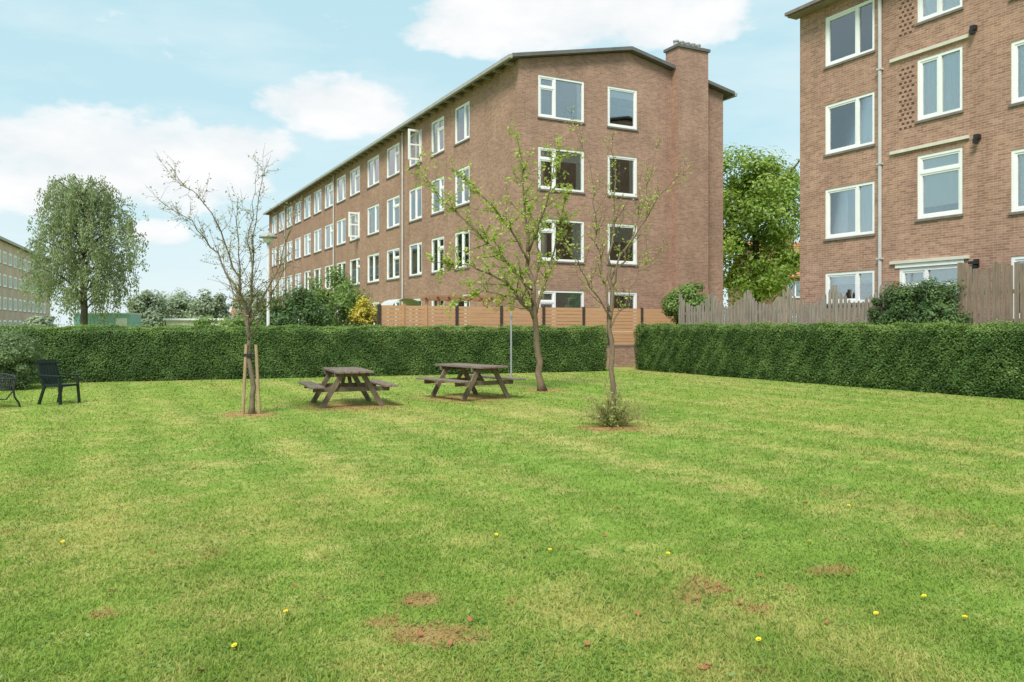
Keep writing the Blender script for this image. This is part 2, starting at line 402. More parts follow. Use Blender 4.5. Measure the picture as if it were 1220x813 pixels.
def window(parent, T, a0, a1, z0, z1, mull=(), trans=None, curt=None, sill=True, fw=.085, openc=False, rich=True, curm=None):
    f = MB()
    D0, D1 = .018, .115
    def B(a, b, c, d_, e0=D0, e1=D1): f.bx(T(a, e0, c), T(b, e1, d_))
    B(a0, a0+fw, z0, z1); B(a1-fw, a1, z0, z1); B(a0+fw, a1-fw, z0, z0+fw); B(a0+fw, a1-fw, z1-fw, z1)
    xs = [a0+fw]
    for m in mull:
        c = a0+(a1-a0)*m; B(c-.045, c+.045, z0+fw, z1-fw); xs += [c-.045, c+.045]
    xs.append(a1-fw)
    for i in range(0, len(xs), 2):
        u0, u1 = xs[i], xs[i+1]
        segs = [(z0+fw, z1-fw)]
        if trans and (trans[1] is None or i//2 in trans[1]):
            zt = z0+(z1-z0)*trans[0]; B(u0, u1, zt-.035, zt+.035); segs = [(z0+fw, zt-.035), (zt+.035, z1-fw)]
        if rich and i//2 != 1:
            for s0, s1 in segs:
                t = .05
                B(u0, u0+t, s0, s1, .035, .10); B(u1-t, u1, s0, s1, .035, .10); B(u0+t, u1-t, s0, s0+t, .035, .10); B(u0+t, u1-t, s1-t, s1, .035, .10)
    w = f.build('window', M_white, parent)
    MB().bx(T(a0+fw, .075, z0+fw), T(a1-fw, .082, z1-fw)).build('pane', M_glass, w)
    if sill: MB().bx(T(a0-.04, -.05, z0-.07), T(a1+.04, .14, z0-.002)).build('sill', M_sill, w)
    if curt:
        for kind, fr in (curt if isinstance(curt, list) else [curt]):
            if kind == 'blind':
                MB().bx(T(a0+.02, .128, z1-(z1-z0)*fr), T(a1-.02, .136, z1-.01)).build('blind', curm or (M_curt2 if random.random() < .4 else M_curt), w)
            else:
                wd = (a1-a0)*fr
                for (s0, s1) in ((a0, a0+wd), (a1-wd, a1)):
                    cb = MB(); n = 12; vs = []
                    for k in range(n+1):
                        u = s0+(s1-s0)*k/n; p = .15+.035*(k % 2)
                        vs += [T(u, p, z0+.02), T(u, p, z1-.02)]
                    cb.add(vs, [(2*k, 2*k+2, 2*k+3, 2*k+1) for k in range(n)])
                    cb.build('curtain', M_curt, w)
    if openc:
        sb = MB(); L = .68; h0, h1 = z0+.06, z1-.06; b_ = .1
        for (p, q_) in (((0, h0), (b_, h1)), ((L-b_, h0), (L, h1)), ((b_, h0), (L-b_, h0+b_)), ((b_, h1-b_), (L-b_, h1)), ((b_, (h0+h1)/2-.04), (L-b_, (h0+h1)/2+.04))):
            sb.bx(T(a0+.08, -p[0], p[1]), T(a0+.14, -q_[0], q_[1]))
        sb.bx(T(a0+.10, -b_, h0+b_), T(a0+.108, -(L-b_), h1-b_), 1)
        s = sb.build('open_sash', [M_white, M_glass], w)
        tag(s, 'casement sash standing open')
    return w
def rand_curt():
    r = random.random()
    if r < .3: return ('blind', random.uniform(.25, .6))
    if r < .75: return ('curtain', random.uniform(.18, .45))
    return None

C0 = (0.26, 31.7, 0)
bld = thing('apartment_building', 'long four storey brown brick apartment block with chimney on its gable, behind the orange fence', 'building', C0, ROT)
TG = lambda a, dp, z: (a, dp, z)
TL = lambda a, dp, z: (dp, a, z)
W, LEN, ZE, ZR = 10.3, 49.0, 12.0, 13.05
gtops = [11.52, 8.7, 5.88, 3.06]
gops = [(a, b, t-1.66, t) for t in gtops for a, b in ((.86, 2.99), (4.13, 5.61))]
lcols = [(5.4, .8), (8.27, .8), (11.25, .9), (14.7, 1.05), (18.2, 1.1)] + [(21.9+3.1*i, 1.08) for i in range(9)]
lops = [(c-h_, c+h_, t-1.64, t) for t in gtops for c, h_ in lcols if c < 47.5]
NCOL = len([1 for c, h_ in lcols if c < 47.5])
wb = MB()
facade(wb, TG, 0, W, 0, ZE, gops)
facade(wb, TL, 0, LEN, 0, ZE, lops)
wb.add([(0, 0, ZE), (W, 0, ZE), (W/2, 0, ZR)], [(0, 1, 2)])
wb.add([(W, 0, 0), (W, LEN, 0), (W, LEN, ZE), (W, 0, ZE)], [(0, 1, 2, 3)])
wb.add([(0, LEN, 0), (W, LEN, 0), (W, LEN, ZE), (W/2, LEN, ZR), (0, LEN, ZE)], [(0, 1, 2, 3, 4)])
wb.build('wall', M_brick, bld)
fl_ = MB()
for z in (.6, 3.32, 6.2, 9.02, 11.85): fl_.bx((.3, .3, z-.1), (W-.3, LEN-.3, z))
fl_.bx((4.9, .3, 0), (5.0, LEN-.3, 11.9)); fl_.bx((3.5, 3.4, 0), (3.6, LEN-.3, 11.9)); fl_.bx((.3, 3.3, 0), (W-.3, 3.4, 11.9))
fl_.build('interior_floors', M_dark, bld)
GC = [('curtain', .12), ('blind', .25), [('curtain', .14), ('blind', .3)], ('curtain', .2), ('curtain', .22), ('blind', .45), ('blind', .5), ('curtain', .3)]
for i, (a, b, z0, z1) in enumerate(gops):
    if i % 2 == 0: window(bld, TG, a, b, z0, z1, (.36,), (.72, (0,)), GC[i])
    else: window(bld, TG, a, b, z0, z1, (), None, GC[i])
for i, (a, b, z0, z1) in enumerate(lops):
    window(bld, TL, a, b, z0, z1, (.5,) if i % 3 else (.35,), (.68, (0,)) if i % 2 else None, rand_curt(), openc=(i in (2, NCOL+5)))
rb = MB(); ov = .42; th_ = .14
sl = (ZR-ZE)/(W/2)
for s in (0, 1):
    xo = -ov if s == 0 else W+ov; zo = ZE-sl*ov+.02
    rb.add([(xo, -.30, zo), (W/2, -.30, ZR+.02), (W/2, LEN+.3, ZR+.02), (xo, LEN+.3, zo), (xo, -.30, zo+th_), (W/2, -.30, ZR+.02+th_), (W/2, LEN+.3, ZR+.02+th_), (xo, LEN+.3, zo+th_)],
           [(0,1,2,3),(4,7,6,5),(0,4,5,1),(3,2,6,7),(0,3,7,4)])
roof = rb.build('roof', M_roof, bld)
MB().bx((-ov-.14, -.30, ZE-.12), (-ov-.003, LEN, ZE+.02)).build('gutter', M_fascia, roof)
MB().bx((W+ov+.003, -.30, ZE-.12), (W+ov+.14, LEN, ZE+.02)).build('gutter', M_fascia, roof)
ebm = MB().bx((-ov, .3, ZE-.19), (-.003, .40, ZE-.075)).build('eave_bracket', M_soffit, roof)
for k in range(1, 49):
    o = ebm.copy(); COL.objects.link(o); o.parent = roof; o.location = (0, k, 0)
ch = MB(); ch.bx((7.42, -.46, 0), (9.05, .40, 13.5)); cho = ch.build('chimney', M_brick, bld)
cc = MB(); cc.bx((7.35, -.53, 13.5), (9.12, .47, 13.62)); cc.build('chimney_cap', M_roof, cho)
for k in range(5):
    MB().lathe([(.0, 0), (.12, 0), (.10, .22), (.13, .24), (.13, .3), (.08, .3), (.08, .1)], (7.64+.30*k, -.03, 13.622), 10).build('chimney_pot', M_fascia, cho)
for yy in (12.95, 26.55, 41.9):
    MB().tube([(-.08, yy, .3), (-.08, yy, ZE-.15)], .05, 8).build('downpipe', M_pipe, bld)

# right hand building
R0 = (9.5, 27.0, 0)
rbld = thing('apartment_building', 'nearer brick apartment block with pale lintels over its stair windows, behind the grey picket fence', 'building', R0, ROT)
TR = lambda a, dp, z: (dp, -a, z)
RL, RW, RZ = 22.0, 10.3, 11.85
Aops = [(1.04, 2.88, t-1.58, t) for t in (11.45, 8.66, 5.98)] + [(1.04, 2.88, 2.35, 3.32)]
Bops = [(4.3, 5.65, 10.2, 11.4), (4.3, 5.65, 7.43, 9.17), (4.3, 5.65, 4.65, 6.45)]
door_op = (3.72, 5.6, .7, 3.3)
Cops = [(6.95, 8.8, t-1.58, t) for t in (11.55, 8.85, 6.1, 3.4)] + [(10, 11.85, t-1.58, t) for t in (11.55, 8.85, 6.1, 3.4)]
rops = Aops+Bops+[door_op]+Cops
wb = MB(); facade(wb, TR, 0, RL, 0, RZ, rops)
wb.add([(0, 0, 0), (RW, 0, 0), (RW, 0, RZ), (RW/2, 0, RZ+1), (0, 0, RZ)], [(0,1,2,3,4)])
wb.add([(0, -RL, 0), (RW, -RL, 0), (RW, -RL, RZ), (RW/2, -RL, RZ+1), (0, -RL, RZ)], [(0,1,2,3,4)])
wb.add([(RW, 0, 0), (RW, -RL, 0), (RW, -RL, RZ), (RW, 0, RZ)], [(0,1,2,3)])
wb.build('wall', M_brick2, rbld)
fl_ = MB()
for z in (.6, 3.5, 6.32, 9.1): fl_.bx((.3, -.3, z-.1), (RW-.3, -RL+.3, z))
fl_.bx((2.8, -.3, 0), (2.9, -RL+.3, 11.6))
for s in (3.2, 6.3, 9.4): fl_.bx((.3, -s, 0), (2.8, -s-.08, 11.6))
fl_.build('interior_floors', M_dark, rbld)
for i, (a, b, z0, z1) in enumerate(Aops):
    window(rbld, TR, a, b, z0, z1, (.66,), None, [('curtain', .40)] if i in (0, 2) else (('curtain', .48) if i == 1 else ('blind', .4)), curm=M_curt)
for i, (a, b, z0, z1) in enumerate(Bops):
    window(rbld, TR, a, b, z0, z1, (.5,) if i < 2 else (), (.72, None) if i == 2 else None, ('curtain', .48) if i < 2 else ('blind', .82), curm=M_curt)
for (a, b, z0, z1) in Cops: window(rbld, TR, a, b, z0, z1, (.4,), None, ('curtain', .48))
dr = window(rbld, TR, *door_op, (.45,), (.80, None), ('blind', .9), sill=False, fw=.1, curm=M_curt); dr.name = 'door'
MB().bx(TR(4.78, -.03, 1.75), TR(4.9, .015, 1.79)).build('handle', M_postg, dr)
for z in (3.43, 6.63, 9.32):
    MB().bx(TR(3.45, -.07, z), TR(5.85, .02, z+.09)).build('lintel', M_cream, rbld)
MB().bx(TR(3.6, -.03, 3.31), TR(5.7, .015, 3.425)).build('fascia_board', M_white, rbld)
for z0, z1 in ((10.0, 11.2), (7.3, 9.15)):
    lt = MB()
    for r in range(int((z1-z0)/.13)):
        for c in range(3):
            a = 3.72+.16*c+(.08 if r % 2 else 0); z = z0+.13*r
            lt.bx(TR(a, -.004, z), TR(a+.085, .004, z+.06))
    lt.build('brick_lattice', M_lattice, rbld)
MB().tube([(-.07, -3.12, 2.3), (-.07, -3.12, RZ-.1)], .055, 10).build('downpipe', M_pipe, rbld)
for z in (3.6, 6.4, 9.2): MB().bx((-.135, -3.2, z), (-.002, -3.04, z+.05)).build('pipe_bracket', M_pipe, rbld)
for (a, z) in ((5.95, 9.45), (6.05, 6.55)):
    MB().bx(TR(a, -.16, z), TR(a+.12, .01, z+.12)).bx(TR(a+.02, -.22, z-.12), TR(a+.1, -.08, z-.003)).build('wall_vent', M_black, rbld)
wl = MB(); wl.bx(TR(5.98, -.05, 3.2), TR(6.12, .01, 3.4)).bx(TR(5.95, -.22, 3.26), TR(6.15, -.053, 3.34)).lathe([(0, 0), (.09, .0), (.11, .12), (0, .14)], TR(6.05, -.16, 3.10), 10)
wl.build('wall_lamp', M_black, rbld)
rb = MB(); E1 = .42; E2 = .16
rb.add([(-E1, E2, RZ-.02), (-E1, -RL-.4, RZ-.02), (RW/2, -RL-.4, RZ+1.1), (RW/2, E2, RZ+1.1), (RW+E1, -RL-.4, RZ-.02), (RW+E1, E2, RZ-.02),
        (-E1, E2, RZ+.08), (-E1, -RL-.4, RZ+.08), (RW/2, -RL-.4, RZ+1.2), (RW/2, E2, RZ+1.2), (RW+E1, -RL-.4, RZ+.08), (RW+E1, E2, RZ+.08)],
       [(0,1,2,3),(3,2,4,5),(6,9,8,7),(9,11,10,8),(0,6,7,1),(5,4,10,11),(0,3,9,6),(3,5,11,9),(1,7,8,2),(2,8,10,4)])
rr = rb.build('roof', M_roof, rbld)
MB().bx((-E1-.11, E2, RZ-.03), (-E1-.003, -RL, RZ+.07)).build('gutter', M_sill, rr)
MB().bx((-E1+.01, E2-.01, RZ-.065), (-.003, -RL, RZ-.03)).build('soffit', M_soffit, rr)

# distant block on the left
ra = math.radians(21.05)
fb = thing('apartment_building', 'distant pale brick apartment block with rows of white windows at the left edge', 'building', (-61.3, 98, 0), ra)
TF = lambda a, dp, z: (-dp, a, z)
fops = [(c, c+1.9, t-1.6, t) for t in (10.9, 8.1, 5.3, 2.5) for c in [-7.5+3.1*i for i in range(13)]]
wb = MB(); facade(wb, TF, -26, 36, 0, 12.0, fops)
wb.add([(0,-26,0),(-10,-26,0),(-10,-26,12),(-5,-26,13),(0,-26,12)], [(0,1,2,3,4)]); wb.add([(0,36,0),(-10,36,0),(-10,36,12),(-5,36,13),(0,36,12)], [(0,1,2,3,4)])
wb.add([(-10,-26,0),(-10,36,0),(-10,36,12),(-10,-26,12)], [(0,1,2,3)])
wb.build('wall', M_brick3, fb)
MB().bx((-9.5, -25, .5), (-.6, 35, 11.5)).build('interior_floors', M_curt2, fb)
for o in fops: window(fb, TF, *o, (.5,), None, None, fw=.24, rich=False)
MB().add([(.5,-26.4,11.98),(.5,36.4,11.98),(-5,36.4,13.1),(-5,-26.4,13.1),(-10.5,-26.4,11.98),(-10.5,36.4,11.98),(.5,-26.4,12.3),(.5,36.4,12.3)], [(0,1,2,3),(3,2,5,4),(0,6,7,1)]).build('roof', M_fascia, fb)

def small_house(label, loc, rz, w, l, ze, zr, wallm, roofm):
    h = thing('brick_house', label, 'house', loc, rz)
    b = MB(); ops = [(1, 2.2, 1, 2.4), (w-2.4, w-1.2, 1, 2.4), (1, 2.2, ze-1.5, ze-.3), (w-2.4, w-1.2, ze-1.5, ze-.3)] if ze > 4 else [(1, 2.2, 1, 2.2), (w-2.4, w-1.2, 1, 2.2)]
    facade(b, TG, 0, w, 0, ze, ops); b.add([(0,l,0),(w,l,0),(w,l,ze),(0,l,ze)], [(0,1,2,3)])
    for xx in (0, w): b.add([(xx,0,0),(xx,l,0),(xx,l,ze),(xx,l/2,zr),(xx,0,ze)], [(0,1,2,3,4)])
    b.build('wall', wallm, h)
    MB().bx((.4, .5, .1), (w-.4, l-.4, ze-.1)).build('interior_floors', M_dark, h)
    for o in ops: window(h, TG, *o, (.5,), None, None, rich=False)
    r = MB().add([(-.3,-.4,ze-.1),(w+.3,-.4,ze-.1),(w+.3,l/2,zr+.1),(-.3,l/2,zr+.1),(-.3,l+.4,ze-.1),(w+.3,l+.4,ze-.1)], [(0,1,2,3),(3,2,5,4)])
    nrow = 14
    for k in range(nrow):
        t = k/nrow; y = -.4+(l/2+.4)*t; z = ze-.1+(zr-ze+.2)*t+.03
        r.bx((-.3, y, z), (w+.3, y+.06, z+.05))
    ro = r.build('roof', roofm, h)
    MB().bx((w*.3, l/2-.35, zr-.3), (w*.3+.7, l/2+.35, zr+.9)).build('chimney', wallm, ro)
small_house('brick house with orange tiled roof glimpsed behind the tall tree', (18.6, 58, 0), .15, 9, 8, 5.2, 8.0, M_brick2, M_tile)
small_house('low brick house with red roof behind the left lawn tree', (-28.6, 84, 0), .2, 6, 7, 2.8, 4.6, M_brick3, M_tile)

# ------------------------------------------------------------------ terraces and garden walls
H0 = Vector((4.6, 30.6, 0))
def HL(xx, yy, z=0): return H0+GX*xx+GY*yy+Vector((0, 0, z))
def CL(xx, yy, z=0): return Vector(C0)+GX*xx+GY*yy+Vector((0, 0, z))
t = MB(); t.bx((1.12, 1.0, 0), (2.66, -24, .6)); o = t.build('garden_ground', M_soil); o.location = H0; o.rotation_euler.z = ROT
tag(o, 'raised garden ground behind the right hedge', 'ground', kind='structure')
t = MB(); t.bx((-5.8, -.72, 0), (7.0, -.02, .6)); o = t.build('garden_ground', M_soil); o.location = C0; o.rotation_euler.z = ROT
tag(o, 'raised garden ground below the gable', 'ground', kind='structure')
gw = MB(); gw.bx((-5.95, -.98, 0), (7.1, -.75, .82))
gwt = thing('garden_wall', 'low brick garden wall carrying the orange board fence', 'wall', C0, ROT)
gw.build('brickwork', M_brick, gwt)
MB().bx((-5.97, -1.0, .82), (7.12, -.73, .87)).build('coping', M_sill, gwt)

of = thing('board_fence', 'orange brown fence of horizontal boards with dark posts', 'fence', CL(0, -.87, .872), ROT)
xs = [-5.9, -5.05, -4.2, -3.0, -1.2, .6, 2.4, 3.55, 5.2, 7.0]
for i, xx in enumerate(xs):
    MB().bx((xx-.05, -.055, 0), (xx+.05, .055, 1.52)).build('post', M_post if i >= 3 or i == 0 else M_orange, of)
for i in range(len(xs)-1):
    pb = MB(); a, b = xs[i]+.052, xs[i+1]-.052
    for k in range(11):
        pb.bx((a, -.016+random.uniform(-.003, .003), .02+k*.134), (b, .016, .02+k*.134+.122))
    pb.build('board_panel', M_orange, of)

pf = thing('picket_fence', 'weathered grey picket fence with scalloped tops above the right hedge', 'fence', HL(1.4, 0, .6), ROT)
u0, u1, npan = .9, 9.75, 5
for i in range(npan+1):
    uu = u0+(u1-u0)*i/npan
    MB().bx((-.04, -uu-.045, 0), (.05, -uu+.045, 2.24)).build('post', M_grey, pf)
for i in range(npan):
    pb = MB(); a = u0+(u1-u0)*i/npan+.06; b = u0+(u1-u0)*(i+1)/npan-.06; n = 11
    for k in range(n):
        tt = (k+.5)/n; c = a+(b-a)*tt; h = 1.75+.48*(2*tt-1)**2+random.uniform(-.04, .04); wv = (b-a)/n*.35
        y0, y1 = -c-wv, -c+wv; ht_ = h-.09; x0, x1 = -.065+random.uniform(-.006, .006), -.044
        lean = random.uniform(-.025, .025)
        pb.add([(x0,y0,.05),(x0,y1,.05),(x0,y1+lean,ht_),(x0,-c+.015+lean,h),(x0,-c-.015+lean,h),(x0,y0+lean,ht_),(x1,y0,.05),(x1,y1,.05),(x1,y1+lean,ht_),(x1,-c+.015+lean,h),(x1,-c-.015+lean,h),(x1,y0+lean,ht_)],
               [(0,1,2,3,4,5),(6,11,10,9,8,7),(0,6,7,1),(1,7,8,2),(2,8,9,3),(3,9,10,4),(4,10,11,5),(5,11,6,0)])
    pb.bx((-.042, -a, .4), (-.0, -b, .49)).bx((-.042, -a, 1.45), (-.0, -b, 1.54))
    pb.build('picket_panel', M_grey, pf)
bf_ = thing('board_fence', 'taller brown fence of upright boards at the right edge', 'fence', HL(1.4, 0, .6), ROT)
for i, (ua, ub, hh_) in enumerate(((11.95, 12.75, 2.55), (12.85, 14.6, 2.5), (14.7, 16.5, 2.5))):
    pb = MB(); n = int((ub-ua)/.135)
    for k in range(n):
        a = ua+(ub-ua)*k/n; b = ua+(ub-ua)*(k+1)/n-.03
        pb.bx((-.06+.014*(k % 2), -a, .02), (-.04, -b, hh_+random.uniform(-.07, .07)-(.0 if i else .2*k/n)))
    pb.bx((-.038, -ua, .5), (0, -ub, .6)).bx((-.038, -ua, 1.8), (0, -ub, 1.9))
    pb.build('board_panel', M_brownf, bf_)
    MB().bx((-.05, -ua+.003, 0), (.05, -ua+.09, hh_+.08)).build('post', M_brownf, bf_)

# ------------------------------------------------------------------ hedges
def hedge(label, p0, p1, width, height, mat, dens=1500, group=None, side=1):
    p0 = Vector(p0); p1 = Vector(p1); v = p1-p0; L = v.length; rz = math.atan2(v.y, v.x)
    h = thing('hedge', label, 'hedge', p0, rz)
    W_ = width*side
    c = MB()
    c.bx((.11, .11*side, .0), (L-.11, W_-.11*side, height-.10)); c.build('dark_core', M_hcore, h)  # solid dark box behind the leaves, painted as inner shade
    pts = []; nor = []
    def wob(a, b): return .035*np.sin(a*2.3+b*1.7)+.025*np.sin(a*5.1-b*3.3+1)+.02*np.sin(a*11+b*9)
    n = int(L*height*dens); a = rng.uniform(0, L, n); z = rng.uniform(.02, height, n)
    dep = rng.gamma(1.3, .029, n)-.025+wob(a, z)+np.where(z > height-.11, (z-height+.11)*.6, 0)+np.where(z < .25, (.25-z)*.25, 0)
    pts.append(col(a, dep*side, z)); nor.append(np.tile([0, -1.0*side, .8], (n, 1)))
    n = int(L*width*dens*.8); a = rng.uniform(0, L, n); y = rng.uniform(.02, width-.02, n)
    pts.append(col(a, y*side, height-rng.gamma(1.3, .026, n)+.035+.9*wob(a, y)+(rng.random(n) < .035)*rng.random(n)*.13)); nor.append(np.tile([0, -.2*side, 1.0], (n, 1)))
    n = int(L*height*dens*.25); a = rng.uniform(0, L, n); z = rng.uniform(.02, height, n)
    pts.append(col(a, (width-rng.gamma(1.3, .035, n)+.02)*side, z)); nor.append(np.tile([0, 1.0*side, .3], (n, 1)))
    for e_, s_ in ((0, -1), (L, 1)):
        n = int(width*height*dens); y = rng.uniform(0, width, n); z = rng.uniform(.02, height, n)
        pts.append(col(e_-s_*(rng.gamma(1.3, .03, n)-.02+wob(y, z)), y*side, z)); nor.append(np.tile([s_*1.0, 0, .3], (n, 1)))
    C = np.concatenate(pts); N = np.concatenate(nor)+rng.normal(size=(len(C), 3))*.46
    rn = np.clip(rng.random(len(C))*.75+.5*np.clip((C[:, 2]/height-.84)*6, 0, 1), 0, 1.3)  # brightness of the hedge top put into the leaf tint
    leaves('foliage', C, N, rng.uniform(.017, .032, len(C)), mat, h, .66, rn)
    return h
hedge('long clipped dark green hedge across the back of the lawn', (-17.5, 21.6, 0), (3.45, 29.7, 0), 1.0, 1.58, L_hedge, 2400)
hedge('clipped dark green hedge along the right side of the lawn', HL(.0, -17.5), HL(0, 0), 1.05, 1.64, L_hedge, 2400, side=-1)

# ------------------------------------------------------------------ shrubs and trees
def clumpy(center, radii, ncl, per, crad, flat=.8, shell=.55, droop=0, pw_=2.0):
    cs, ns = [], []
    for i in range(ncl):
        v = rng.normal(size=3); v /= (np.abs(v)**pw_).sum()**(1/pw_)
        r = shell+(1-shell)*rng.random()
        cc = np.array(center)+v*np.array(radii)*r
        rr = crad*(.6+.8*rng.random()); n = int(per*(.6+.8*rng.random()))
        q_ = rng.normal(size=(n, 3)); q_ = unit(q_)*rng.random((n, 1))**.45
        p = cc+q_*rr*np.array([1, 1, flat])
        if droop: p[:, 2] -= rng.random(n)*droop
        cs.append(p); ns.append(q_+v*.4+np.array([0, 0, .5])+rng.normal(size=(n, 3))*.4)
    return np.concatenate(cs), np.concatenate(ns)
def shrub(name, label, loc, radii, ncl, per, ls, mat, rz=0, cz=None, group=None, crad=None, cat='shrub', pw_=2.0):
    h = thing(name, label, cat, loc, rz, group)
    cz = radii[2]*1.02 if cz is None else cz
    C, N = clumpy((0, 0, cz), radii, ncl, per, crad or min(radii)*.38, .8, .45, 0, pw_)
    C[:, 2] = np.maximum(C[:, 2], .03)
    leaves('foliage', C, N, rng.uniform(ls*.6, ls*1.2, len(C)), mat, h, .5)
    st = MB()
    for k in range(6):
        a = k*1.05; e_ = Vector((math.cos(a)*radii[0]*.6, math.sin(a)*radii[1]*.6, cz+radii[2]*.35))
        st.tube([(0, 0, 0), e_*.5+Vector((0, 0, .1)), e_], [.03, .02, .008], 5)
    st.build('stem', M_bark2, h, True)
    return h
def gnd(px, d): return Vector(((px-610)/F*d, d, 0))
def ht(py, d): return EYE+(HOR-py)*d/F
shrub('shrub', 'rounded green bush at the left end of the lawn hedge', (-13.25, 21.0, 0), (.95, .9, .72), 150, 260, .035, L_palehedge, cz=.80, crad=.26, pw_=4.0)
shrub('shrub', 'dark leafy shrub behind the hedge right of the street lamp', gnd(350, 29), (1.25, 1.1, 1.6), 90, 150, .06, L_dshrub)
shrub('shrub', 'mid green leafy shrub tallest in the garden beside the yellow shrub', gnd(398, 30.5), (1.3, 1.1, 1.85), 100, 180, .06, L_shrub)
shrub('shrub', 'yellow leaved shrub beside the left end of the orange fence', gnd(434, 29.5), (.62, .6, 1.5), 45, 100, .06, L_yshrub)
shrub('shrub', 'round green climber showing over the left end of the picket fence', HL(2.1, -.5, .3), (.8, .9, .8), 70, 180, .055, L_shrub, ROT, 2.2)
shrub('shrub', 'dark ivy mound between the two garden fences on the right', HL(1.25, -10.85, .3), (.40, 1.35, 1.05), 190, 280, .038, L_dshrub, ROT, 1.4, crad=.26, pw_=3.5)
shrub('shrub', 'small sprawling bush behind the hedge left of the street lamp', gnd(270, 27.5), (1.5, 1, 1.05), 70, 140, .06, L_shrub)

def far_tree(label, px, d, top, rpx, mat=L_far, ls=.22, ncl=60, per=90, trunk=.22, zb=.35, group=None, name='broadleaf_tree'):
    b = gnd(px, d); H = ht(top, d); R = rpx*d/F
    t_ = thing(name, label, 'tree', b, 0, group)
    rz_ = H*(1-zb)/2
    C, N = clumpy((0, 0, H-rz_), (R*.85, R*.85, rz_*.88), ncl, per, R*.28, .8, .4)
    leaves('crown', C, N, rng.uniform(ls*.6, ls*1.2, len(C)), mat, t_, .55)
    tk = MB(); tk.tube([(0, 0, 0), (.05, 0, H*.3), (0, .05, H*.75)], [trunk, trunk*.8, trunk*.3], 8)
    for k in range(7):
        a = k*.95; z = H*(.25+.07*k); e_ = Vector((math.cos(a)*R*.7, math.sin(a)*R*.7, z+H*.18))
        tk.tube([(0, 0, z), (e_.x*.5, e_.y*.5, z+H*.06), e_], [trunk*.5, trunk*.35, trunk*.1], 5)
    tk.build('trunk', M_barkd, t_, True)
    return t_
far_tree('small distant tree just right of the weeping birch', 176, 84, 342, 30, zb=.0, ls=.17, ncl=80, per=110)
far_tree('rounded distant tree midway between the birch and the left lawn tree', 214, 92, 345, 34, zb=.0, ls=.17, ncl=80, per=110)
far_tree('distant tree nearest the low red roofed house', 250, 76, 342, 26, zb=.0, ls=.15, ncl=80, per=110)
far_tree('small bush like tree below the left side of the weeping birch', 46, 80, 372, 22, zb=.0, ls=.17)
far_tree('tree partly hidden behind the left lawn tree and street lamp', 300, 62, 336, 28, L_far, .14, 80, 110, zb=.05)
bt = far_tree('tall bright green tree standing between the two brick blocks', 900, 47, 153, 78, L_big, .12, 140, 200, .34, .12)

# weeping birch
bp_ = gnd(99, 60); H = ht(212, 60)
bi = thing('weeping_birch', 'tall weeping birch with drooping crown beyond the hedge on the left', 'tree', bp_)
tk = MB(); tk.tube([(0, 0, 0), (.1, 0, 3), (-.1, .1, 6), (.0, 0, H-.8)], [.3, .24, .17, .04], 8)
cs, ns, ax = [], [], []
NBR = 58
for i in range(NBR):
    z = 3.0+(H-3.9)*(i/NBR)**.9; a = i*2.4; reach = (4.2*(1-((z-2.6)/(H-1.2))**3.4)+.5)*random.uniform(.55, 1.08)
    top = Vector((math.cos(a)*reach*.75, math.sin(a)*reach*.75, min(z+1.5, H-.2))); end = Vector((math.cos(a)*reach, math.sin(a)*reach, z+.8))
    st = Vector((0, 0, z-.3))
    pts = [st, st.lerp(top, .5)+Vector((0, 0, .35)), top, end]
    tk.tube(pts, [.07, .05, .03, .012], 5)
    for k in range(17):
        t_ = random.uniform(.3, 1.0); q_ = st.lerp(top, min(1, t_*1.3)) if t_ < .77 else top.lerp(end, (t_-.77)/.23)
        q_ = q_+Vector((random.gauss(0, .36), random.gauss(0, .36), random.gauss(.05, .2)))
        Ls = random.uniform(.5, 2.3); n = int(28*Ls)
        tt = rng.random(n)
        p = np.array(q_)+np.stack([rng.normal(size=n)*.12+.15*tt*math.cos(a), rng.normal(size=n)*.12+.15*tt*math.sin(a), -tt*Ls], axis=1)
        cs.append(p); ns.append(rng.normal(size=(n, 3))*[1, 1, .4]+[0, -.4, .4]); ax.append(np.tile([0, 0, -1.0], (n, 1)))
C = np.concatenate(cs); C[:, 2] = np.maximum(C[:, 2], 1.0)
leaves('crown', C, np.concatenate(ns), rng.uniform(.06, .115, len(C)), L_birch, bi, .52, axis=np.concatenate(ax))
tk.build('trunk', M_barkd, bi, True)

